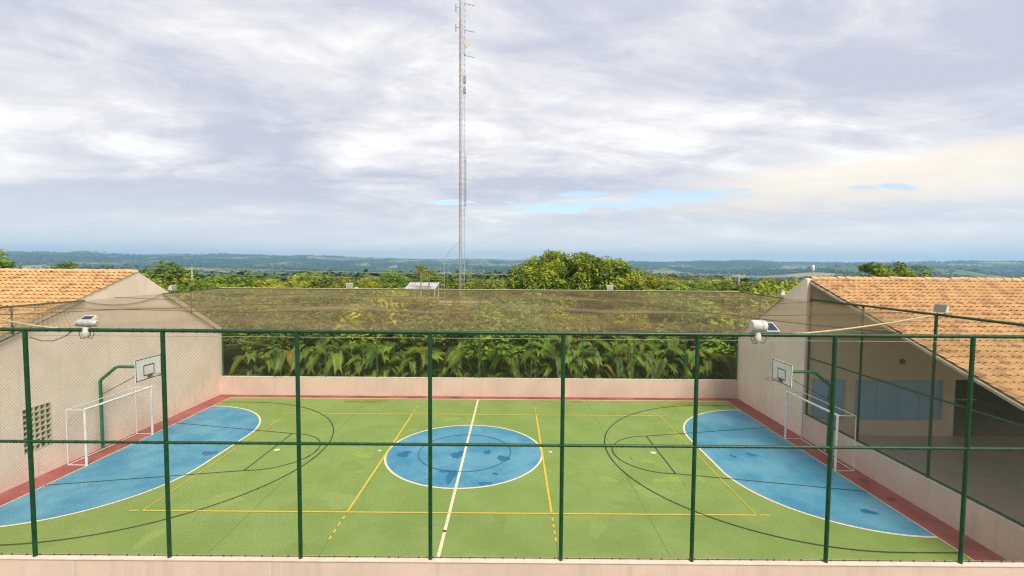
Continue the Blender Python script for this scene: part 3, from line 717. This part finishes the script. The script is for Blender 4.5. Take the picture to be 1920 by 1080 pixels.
# ------------------------------------------------------------------ radio mast
mast = thing('radio_mast', 'tall slender red and white lattice radio mast beyond the court', 'mast', (-3.08, 27, -.2))
ML, SH = .31, 3.0
tri = [Vector((ML*math.cos(R(a)), ML*math.sin(R(a)), 0)) for a in (20, 140, 260)]
for s_ in range(13):
    mb = MB(); z0 = s_*SH
    for k in range(3):
        a, b = tri[k], tri[(k+1) % 3]
        mb.tube([a+Vector((0, 0, z0)), a+Vector((0, 0, z0+SH))], .023, 6)
        for j in range(6):
            h0, h1 = z0+j*.5, z0+(j+1)*.5
            mb.tube([a+Vector((0, 0, h0+.02)), b+Vector((0, 0, h0+.02))], .010, 4, False)
            p, q = (a, b) if j % 2 else (b, a)
            mb.tube([p+Vector((0, 0, h0+.02)), q+Vector((0, 0, h1))], .010, 4, False)
    for a in tri: mb.tube([a+Vector((0, 0, z0+SH-.03)), a+Vector((0, 0, z0+SH))], .05, 6)
    mb.build('mast_section', MAST_R if (s_ // 2) % 2 == 0 else MAST_W, mast)
MB().tube([(-.12, -.28, 0), (-.12, -.28, 38)], .022, 5).tube([(.05, -.30, 0), (.05, -.30, 30)], .016, 5).build('feeder_cables', mat('feeder', (.30, .27, .26), .6), mast)
def arm(z, ln, dz_=-.2, y=0.0):
    mb = MB().tube([(.2, y, z), (.2+ln, y, z+dz_*ln)], .018, 5)
    for k in range(2): mb.tube([(.2+ln*(.5+.4*k), y-.15, z+dz_*ln*(.5+.4*k)), (.2+ln*(.5+.4*k), y+.15, z+dz_*ln*(.5+.4*k))], .010, 4)
    mb.build('antenna_arm', CABLE, mast)
for z in (31.6, 29.2, 26.9): arm(z, 1.0)
MB().tube([(.42, -.1, 12.9), (.42, -.1, 17.8)], .028, 6).tube([(.2, 0, 13.4), (.42, -.1, 13.4)], .018, 4).tube([(.2, 0, 17.2), (.42, -.1, 17.2)], .018, 4).build('whip_antenna', CABLE, mast)
for z in (17.8, 15.4, 13.2):
    MB().tube([(.42, -.1, z), (1.25, -.1, z-.08)], .016, 5).tube([(1.1, -.35, z-.07), (1.1, .15, z-.07)], .012, 4).build('dipole_arm', METAL, mast)
for z, k in ((29.4, 1), (31.2, 1), (33, 1)):
    MB().tube([(-.55, 0, z-.35), (-.55, 0, z+.35)], .035, 6).tube([(-.2, 0, z), (-.55, 0, z)], .02, 4).build('panel_antenna', CABLE, mast)
dish = MB(); 
dish.tube([(.28, -.30, 27.7), (.36, -.36, 27.7), (.46, -.44, 27.7), (.50, -.47, 27.7)], [.06, .22, .33, .34], 16)
dish.build('dish_antenna', mat('dish', (.62, .62, .50), .5, .1, 3), mast)
for z, h in ((24.6, .8), (23.6, .6)): MB().box((.16, -.32, z-h/2*.8), (.40, -.08, z+h/2*.8)).build('equipment_box', mat('box_pinkish', (.36, .32, .30), .6, .2, 5), mast)
MB().tube([(.0, 0, 9.7), (-.8, .1, 9.0), (-1.4, .2, 8.3), (-1.62, .2, 7.9), (-1.66, .2, 7.2), (-1.66, .2, 0)], .020, 6).build('cable_conduit', FRAME, mast)
for az in (20, 140, 260):
    for z, d in ((36.5, 16), (27, 15.5), (17, 15)):
        a = Vector((.3*math.cos(R(az)), .3*math.sin(R(az)), z)); b = Vector((d*math.cos(R(az+10)), d*math.sin(R(az+10)), .1))
        MB().tube([a, b], .0032, 4, False).build('guy_wire', FRAME, mast)

# ------------------------------------------------------------------ foliage
def leaf_cloud(centres, radii, n_each, size, flat=.75, rng=RNG, shell=.55, aspect=.45):
    """leaf-sized rhombs spread through clumps"""
    C = np.repeat(centres, n_each, 0); Rr = np.repeat(radii, n_each)[:, None]
    n = len(C); d = rng.normal(size=(n, 3)); d /= np.linalg.norm(d, axis=1, keepdims=True)
    rad_ = (shell+(1-shell)*rng.random((n, 1))**.7)
    P = C + d*rad_*Rr*np.array([1, 1, flat])
    nr_ = d*.7+rng.normal(size=(n, 3))*.45+np.array([0, 0, .75]); nr_ /= np.linalg.norm(nr_, axis=1, keepdims=True)
    t = np.cross(nr_, rng.normal(size=(n, 3))); t /= np.linalg.norm(t, axis=1, keepdims=True); b = np.cross(nr_, t)
    s = size*rng.uniform(.6, 1.3, (n, 1))
    V = np.stack([P-t*s, P+b*s*aspect, P+t*s-nr_*s*.25, P-b*s*aspect], 1).reshape(-1, 3)
    return V, np.arange(4*n).reshape(-1, 4)
def crown_clumps(rx, ry, rz, zc_, n, rc, rng, lower=-.55):
    out = []
    while len(out) < n:
        p = rng.normal(size=3); p /= np.linalg.norm(p); p *= rng.uniform(.45, 1.0)
        if p[2] < lower: continue
        out.append((p[0]*rx, p[1]*ry, zc_+p[2]*rz))
    return np.array(out), rng.uniform(.65, 1.3, n)*rc
def trunk_mesh(h, r, rng, spread, top):
    mb = MB(); mb.tube([(0, 0, -.3), (rng.normal(0, .06), rng.normal(0, .06), h*.5), (rng.normal(0, .1), rng.normal(0, .1), h)], [r*1.3, r, r*.75], 8)
    for k in range(6):
        a = k*1.05+rng.uniform(-.3, .3); e = spread*rng.uniform(.5, .8)
        mb.tube([(0, 0, h*.8), (math.cos(a)*e*.45, math.sin(a)*e*.45, h+(top-h)*.35), (math.cos(a)*e, math.sin(a)*e, h+(top-h)*.6)], [r*.6, r*.4, r*.12], 6)
    return mb
def tree(name, label, cat, loc, rx, ry, rz, zc_, nclump, rc, nleaf, size, leafmat, seed, group=None, th=None, tr=.2, flat=.8, lower=-.55, extra=None):
    rng = np.random.default_rng(seed)
    t = thing(name, label, cat, loc, group)
    cc, rr = crown_clumps(rx, ry, rz, zc_, nclump, rc, rng, lower)
    if extra is not None: cc = np.concatenate([cc, extra[0]]); rr = np.concatenate([rr, extra[1]])
    V, Q_ = leaf_cloud(cc, rr, nleaf, size, flat, rng)
    np_mesh('crown', V, Q_, leafmat, t)
    trunk_mesh(th or zc_-rz*.6, tr, rng, min(rx, ry), zc_+rz*.4).build('trunk', BARK, t)
    return t
# the big round-headed tree behind the far fence
rm = np.random.default_rng(77); ex = []
while len(ex) < 270:
    x_, y_ = rm.uniform(-5.7, 5.7), rm.uniform(-4.4, 4.4)
    q_ = 1-abs(x_/6.0)**3.2-abs(y_/4.7)**2.6
    if q_ <= 0: continue
    top_ = 3.9+4.9*q_**.36+.30*math.sin(x_*2.1+1)+.25*math.sin(x_*4.3+y_*2)-(.05*max(0, x_+3)**1.35)
    ex.append((x_, y_, top_-.6-abs(rm.normal(0, .6)) if rm.random() < .75 else rm.uniform(1.9, top_-.6)))
tree('mango_tree', 'big bushy yellow-green tree rising over the net right of the mast', 'tree', (7.5, 22.5, -.2), 5.2, 4.2, 2.6, 4.2, 10, .8, 190, .15, LEAF_A, 11, tr=.38, th=2.2, extra=(np.array(ex), rm.uniform(.5, 1.0, len(ex))))
tree('tree', 'bright green tree poking up behind the right tiled roof', 'tree', (33.0, 23, -.3), 1.6, 1.6, 3.0, 5.0, 40, .6, 200, .14, LEAF_A, 12, tr=.15)
tree('tree', 'wide low green tree right of the bright one behind the right roof', 'tree', (36.2, 23.5, -.3), 3.4, 2.6, 2.6, 5.0, 55, .75, 200, .15, LEAF_B, 13, tr=.2)
# belt of backyard trees
protos = []
for k in range(6):
    rng = np.random.default_rng(100+k)
    rx = rng.uniform(2.3, 3.2)
    p = tree('garden_tree', 'green tree in the dense canopy between the court and the valley', 'tree', (0, 0, -500), rx, rx*rng.uniform(.85, 1.1), rng.uniform(1.5, 2.0), 3.3, 46, .8, 130, .19, LEAF_B if k % 3 else LEAF_C, 200+k, group='trees of the canopy belt', tr=.16, lower=-.4)
    protos.append(p)
rng = np.random.default_rng(21)
spots = []
def place(x, y, s, k, flat=1.0): spots.append((x, y, s, k, flat))
for depth, n_, smin, smax in ((29, 22, .85, 1.12), (36, 26, .85, 1.15), (46, 30, .85, 1.15), (60, 34, .85, 1.15), (78, 36, .82, 1.08), (100, 38, .8, 1.08), (130, 36, .8, 1.1), (165, 32, .8, 1.1)):
    for i in range(n_):
        tx = -1.12+2.24*(i+rng.uniform(.1, .9))/n_
        dd = depth*rng.uniform(.92, 1.1); x = CAM[0]+tx*dd; y = CAM[1]+dd
        if y < 10.5: continue
        # keep clear of the mast, the two buildings and the big tree
        if math.hypot(x+3.08, y-27) < 3.2 or (abs(x) > 12 and y < 11.5 and abs(x) < 31): continue
        if math.hypot(x-7.5, y-22.5) < 6.5 or math.hypot(x-35, y-23) < 4.5: continue
        if -8.6 < x < -2.6 and 16.5 < y < 24.5: continue
        if 11.5 < x < 19 and 17.5 < y < 24: continue
        place(x, y, rng.uniform(smin, smax), rng.integers(6))
for (x, y, s, k) in ((-86, 56, 1.9, 1), (-89, 60, 1.75, 2), (-70, 58, 1.3, 2), (-64, 57, 1.3, 1), (-58, 56, 1.25, 4), (-55, 60, 1.42, 2), (-47, 62, 1.1, 5), (24, 60, 1.22, 1), (-21, 72, 1.05, 2), (-36, 75, 1.12, 1), (-6.0, 90, .9, 4)): place(x, y, s, k, 1.05)
for i, (x, y, s, k, fl) in enumerate(spots):
    p = protos[k]; used = p.location.z > -400
    o = copy_tree(p) if used else p
    zt = float(terrain_z(np.array(x), np.array(y)))
    u_ = project((x, y, 4))[0]
    reg = 'behind the left hall' if u_ < 330 else 'left of the slim trees' if u_ < 760 else 'around the mast foot' if u_ < 945 else 'around the big bushy tree' if u_ < 1230 else 'right of the big bushy tree' if u_ < 1520 else 'behind the right roof'
    dep_ = math.hypot(x-CAM[0], y-CAM[1]); row = 'foremost' if dep_ < 42 else 'middle' if dep_ < 95 else 'hindmost'
    tone = 'mid green' if k % 3 else 'yellow-green'
    o['label'] = f'{tone} tree in the {row} canopy rows {reg}'; o['group'] = f'{tone} {row} canopy trees {reg}'
    o.location = (x, y, zt-.1); o.scale = (s*rng.uniform(.95, 1.25), s*rng.uniform(.95, 1.25), s*fl*rng.uniform(.88, 1.08)); o.rotation_euler = (0, 0, rng.uniform(0, 6.28))
for p in protos:
    if p.location.z < -400:
        for c in list(p.children): bpy.data.objects.remove(c)
        bpy.data.objects.remove(p)
# far woods on the slope and in the valley: one mass
rng = np.random.default_rng(33)
cc, rr = [], []
for i in range(5200):
    d = 190*math.exp(rng.random()**.8*math.log(2600/190)); tx = rng.uniform(-1.25, 1.25)
    x = CAM[0]+tx*d; y = CAM[1]+d
    if fbm(np.array(x), np.array(y), 420, 4) < (.05 if d > 420 else -.35): continue
    h = rng.uniform(2.5, 5.5); cc.append((x, y, float(terrain_z(np.array(x), np.array(y)))+h*.6)); rr.append(h*.95)
V, Q_ = leaf_cloud(np.array(cc), np.array(rr), 26, 1.5, .8, rng, .5, .7)
cc, rr = [], []
for i in range(30000):       # tree lines and woods on the far floor and slopes
    d = 1200*math.exp(rng.random()**.75*math.log(6200/1200)); tx = rng.uniform(-1.25, 1.25)
    x = CAM[0]+tx*d; y = CAM[1]+d
    if fbm(np.array(x), np.array(y), 900, 14)+.5*fbm(np.array(x), np.array(y), 260, 15) < .18: continue
    h = rng.uniform(7, 15); cc.append((x, y, h*.5)); rr.append(h)
cc = np.array(cc); cc[:, 2] += terrain_z(cc[:, 0], cc[:, 1])
V2, Q2 = leaf_cloud(cc, np.array(rr), 9, 6.5, .55, rng, .5, .8)
Q_ = np.concatenate([Q_, Q2+len(V)]); V = np.concatenate([V, V2])
fwood = np_mesh('far_woods', V, Q_, mat('leaf_far', (.045, .085, .022), .8, col2=(.10, .15, .035), vscale=.05))
fwood['kind'] = 'stuff'; tag(fwood, 'dark woods spread over the far valley floor', 'woods')

# areca palms behind the far wall
def frond_mesh(seed, ln, arch, material, name='frond'):
    rng = np.random.default_rng(seed); V, F = [], []
    n = 34; pts = []
    for i in range(n+1):
        t = i/n; pts.append(Vector((ln*(t*.88-.14*t*t), 0, ln*(.98*t-(arch+.30)*t*t))))
    for i in range(n):       # rachis
        p, q = pts[i], pts[i+1]; r0 = .022*(1-i/n)+.005; o_ = len(V)
        V += [p+Vector((0, r0, 0)), p+Vector((0, -r0, 0)), q+Vector((0, -r0*.9, 0)), q+Vector((0, r0*.9, 0))]; F.append((o_, o_+1, o_+2, o_+3))
    for i in range(4, n+1):
        t = i/n; p = pts[i]; tg = (pts[min(i+1, n)]-pts[i-1]).normalized()
        ll = ln*.25*math.sin(min(1, t*1.15+.12)*math.pi*.86)**.7+.08
        for s in (-1, 1):
            side = Vector((0, s, 0)); upv = tg.cross(side)*(-s if s > 0 else 1)
            upv = Vector((-tg.z, 0, tg.x))
            dr = (tg*.85+side*.62+upv*.22).normalized(); l = ll*rng.uniform(.8, 1.15)
            wv = tg.cross(dr).cross(dr).normalized()*.020
            wv = (tg*.5-dr*tg.dot(dr)*.5).normalized()*.022
            mid = p+dr*l*.55; tip = p+dr*l+Vector((0, 0, -l*.60))
            o_ = len(V); V += [p-wv*.5, p+wv*.5, mid+wv, mid-wv, tip]
            F += [(o_, o_+1, o_+2, o_+3), (o_+3, o_+2, o_+4)]
    me = bpy.data.meshes.new(name); me.from_pydata([tuple(v) for v in V], [], F); me.materials.append(material); me.materials.append(mat('palm_rib', (.46, .47, .07), .5, .3, 4))
    me.polygons.foreach_set('material_index', [1]*n+[0]*(len(F)-n)); me.update()
    return me
FR = [frond_mesh(k, ln, ar, LEAF_P) for k, (ln, ar) in enumerate(((1.55, .80), (1.75, .66), (1.4, 1.0), (1.8, .88), (1.35, .6)))]
FRY = [frond_mesh(50, 1.35, .95, LEAF_PY), frond_mesh(51, 1.2, 1.1, LEAF_PY)]
stem = MB()
for a, b in ((0, 0), (.12, .05), (-.10, .08), (.04, -.11)): stem.tube([(a*.5, b*.5, -.2), (a, b, 1.1), (a*1.4, b*1.4, 2.0)], [.05, .04, .035], 6)
def ordn(n): return f'{n}'+({1: 'st', 2: 'nd', 3: 'rd'}.get(n % 10, 'th') if n not in (11, 12, 13) else 'th')
rng = np.random.default_rng(44)
stem_me = None
def palm(x, y, sc, nf, low, label):
    global stem_me
    t = thing('areca_palm', label, 'palm', (x, y, -.1), 'areca palms behind the far fence', rz=rng.uniform(0, 6.28))
    t.scale = (sc, sc, sc)
    if stem_me is None: stem_me = stem.build('stems', STEMP, t).data
    else: link('stems', stem_me, t)
    for i in range(nf):
        yel = rng.random() < .05
        o = link('frond', (FRY[rng.integers(2)] if yel else FR[rng.integers(5)]), t)
        tier = i/nf
        o.location = (rng.normal(0, .10), rng.normal(0, .10), low+(1.85-low)*tier+rng.uniform(-.15, .15))
        o.rotation_euler = (rng.normal(0, .2), .10-.45*tier+rng.normal(0, .15), i*2.4+rng.normal(0, .3))
        k = rng.uniform(.8, 1.15)*(.62 if math.sin(t.rotation_euler.z+o.rotation_euler.z) < -.35 and tier < .6 else 1); o.scale = (k, k, k)
for i in range(30): palm(-13.7+27.4*(i+rng.uniform(.2, .8))/30, 9.35+rng.uniform(-.12, .25), rng.uniform(.90, 1.12), 22, .40, f'bushy areca palm behind the far fence, {ordn(i+1)} from the left in the front row')
for i in range(17): palm(-13.8+27.6*(i+rng.uniform(.2, .8))/17, 11.0+rng.uniform(-.2, .3), rng.uniform(1.15, 1.45), 20, .6, f'taller areca palm behind the far fence, {ordn(i+1)} from the left in the back row')
# yellow-green shrubs between the palms and the first trees
sp = tree('shrub', 'yellow-green leafy shrub glimpsed through the brown net', 'shrub', (0, 0, -500), 1.3, 1.3, 1.5, 2.9, 34, .5, 150, .10, LEAF_C, 61, group='shrubs behind the palms', th=1.2, tr=.07)
rng = np.random.default_rng(5)
k = 0
for i in range(17):
    x = -13.5+27*(i+rng.uniform(.1, .9))/17; y = rng.uniform(12.8, 15.2)
    o = sp if k == 0 else copy_tree(sp); k += 1
    o['label'] = f'yellow-green shrub glimpsed through the brown net, {ordn(i+1)} from the left'
    s = rng.uniform(.85, 1.22)*(1.08 if -6 < x < 4 else .95); o.location = (x, y, -.15); o.scale = (s*1.15, s*1.15, s); o.rotation_euler = (0, 0, rng.uniform(0, 6))
# two slim papaya trees
for i, (x, y, h) in enumerate(((-5.75, 20.6, 7.0), (-5.1, 20.9, 6.7))):
    t = thing('papaya_tree', ('taller left' if i == 0 else 'shorter right')+' one of two slim pale-trunked trees left of the mast', 'tree', (x, y, -.2), 'slim pale-trunked trees')
    MB().tube([(0, 0, 0), (.08*(1-2*i), .05, h*.5), (.03, 0, h-.2)], [.09, .07, .045], 8).build('trunk', BARK_L, t)
    r_ = np.random.default_rng(70+i); c_ = r_.normal(size=(14, 3))*np.array([.32, .32, .28])+np.array([0, 0, h-.1])
    V, Q_ = leaf_cloud(c_, np.full(14, .22), 26, .10, .8, r_); np_mesh('crown', V, Q_, LEAF_C, t)

# ------------------------------------------------------------------ houses, sheds, poles beyond the court
def house(name, label, loc, sx_, sy_, h, rh, wallm, roofm, rz=0, group=None, windows=True):
    t = thing(name, label, 'house', loc, group, rz)
    MB().box((-sx_/2, -sy_/2, -1.5), (sx_/2, sy_/2, h)).build('wall', wallm, t)
    MB().prism([(-sy_/2-.4, h-.05), (sy_/2+.4, h-.05), (sy_/2+.4, h+.1), (0, h+rh), (-sy_/2-.4, h+.1)], 'X', -sx_/2-.3, sx_/2+.3).build('roof', roofm, t)
    if windows:
        for k in (-.25, .25):
            MB().box((k*sx_-.5, -sy_/2-.03, h*.35), (k*sx_+.5, -sy_/2-.002, h*.75)).build('window', GLASSD, t)
    return t
house('house', 'pink-walled house half hidden behind shrubs below the mast', (-2.6, 20.5, -.2), 4.2, 4.0, 4.1, .35, HOUSE_P, HOUSE_P)
house('house', 'small pink house seen through the net right of the big tree', (15.6, 20.5, -.2), 4.4, 4.0, 4.1, .35, HOUSE_P, HOUSE_P)
shed = thing('sheet_canopy', 'pale corrugated sheet canopy below the two slim trees', 'canopy', (-5.9, 22.2, -.2))
rf = MB(); n = 22
for i in range(n):
    x0 = -1.3+2.6*i/n; x1 = -1.3+2.6*(i+1)/n; z0 = .04*(i % 2); z1 = .04*((i+1) % 2)
    rf.add([(x0, -1.1, 5.38+z0), (x1, -1.1, 5.38+z1), (x1, 1.1, 5.80+z1), (x0, 1.1, 5.80+z0)], [(0, 1, 2, 3)])
rf.build('roof_sheet', mat('sheet_white', (.52, .49, .48), .6, .3, 2), shed)
for x in (-1.2, 1.2):
    for y in (-1, 1): MB().tube([(x, y, 0), (x, y, 5.4+.2*(y > 0)*1.8)], .05, 6).build('post', CONC, shed)
def pole(x, y, h, label):
    zt = float(terrain_z(np.array(x), np.array(y)))
    t = thing('utility_pole', label, 'utility pole', (x, y, zt-.1))
    MB().tube([(0, 0, 0), (0, 0, h)], [.16, .11], 10).build('pole', CONC, t)
    MB().box((-.95, -.06, h-.35), (.95, .06, h-.22)).build('crossarm', CONC, t)
    for k in (-.8, -.3, .8): MB().tube([(k, 0, h-.22), (k, 0, h-.06)], .035, 6).build('insulator', WHITE, t)
    return (x, y, zt-.1+h)
pa = pole(-41.1, 45, 6.9, 'pale concrete utility pole with crossarm behind the left gable')
pb = pole(-92, 41, 7.6, 'concrete utility pole behind the left tiled roof')
pc = pole(34, 49, 6.4, 'concrete utility pole right of the big bushy tree')
pline = thing('power_line', 'thin power wires strung above the trees behind the court', 'wires', (0, 0, 0))
for dy_, dz_ in ((-.3, -.1), (.3, -.1), (0, -.9)):
    for a, b in ((pb, pa), (pa, pc)):
        pts = [(a[0]+(b[0]-a[0])*t, a[1]+(b[1]-a[1])*t+dy_, a[2]+(b[2]-a[2])*t+dz_-1.6*t*(1-t)) for t in [i/16 for i in range(17)]]
        MB().tube(pts, .018, 4, False).build('wire', mat('wire_grey', (.30, .30, .28), .6), pline)
house('house', 'white house with red roof among the trees left of the mast', (-102.5, 232, -6.5), 5, 5, 7.2, 1.2, HOUSE_W, TILE_U, .2)
house('house', 'low white house at the edge of the canopy right of the big tree', (19.2, 47, -.6), 3.2, 4, 5.3, .6, HOUSE_W, SHEET, -.2)
rng = np.random.default_rng(91)
hp = None
for i in range(64):
    if i < 34: d = rng.uniform(700, 1500); tx = rng.uniform(.78, 1.15)
    elif i < 50: d = rng.uniform(900, 1700); tx = rng.uniform(-.30, -.02)
    else: d = rng.uniform(900, 2200); tx = rng.uniform(-1.05, .6)
    x = CAM[0]+tx*d; y = CAM[1]+d; z = float(terrain_z(np.array(x), np.array(y)))
    if hp is None: hp = o = house('house', 'tiny pale town house far off in the valley', (x, y, z), 11, 9, 5, 2.2, HOUSE_W, TILE_U, group='far town houses')
    else: o = copy_tree(hp)
    rg_ = 'behind the right tiled roof' if i < 34 else 'just left of the mast' if i < 50 else 'scattered across the middle'
    o['label'] = f'tiny pale town house far off in the valley {rg_}'; o['group'] = f'far town houses {rg_}'
    o.location = (x, y, z+1); o.rotation_euler = (0, 0, rng.uniform(0, 3.1)); s = rng.uniform(.8, 1.8); o.scale = (s, s, s*rng.uniform(.8, 1.3))

# ------------------------------------------------------------------ haze
hz = MB().box((-10200, -10200, -110), (10200, 10200, 215)).build('haze', None if False else mat('haze_placeholder', (1, 1, 1)))
hm = bpy.data.materials.new('haze'); hm.use_nodes = True; t_n = hm.node_tree; t_n.nodes.clear()
pv = t_n.nodes.new('ShaderNodeVolumePrincipled'); ho = t_n.nodes.new('ShaderNodeOutputMaterial')
pv.inputs['Color'].default_value = (.40, .69, 1.0, 1); pv.inputs['Density'].default_value = .00014; pv.inputs['Anisotropy'].default_value = .2
t_n.links.new(pv.outputs[0], ho.inputs['Volume'])
hz.data.materials.clear(); hz.data.materials.append(hm); hz['kind'] = 'stuff'
tag(hz, 'thin blue haze filling the air over the far valley', 'haze')
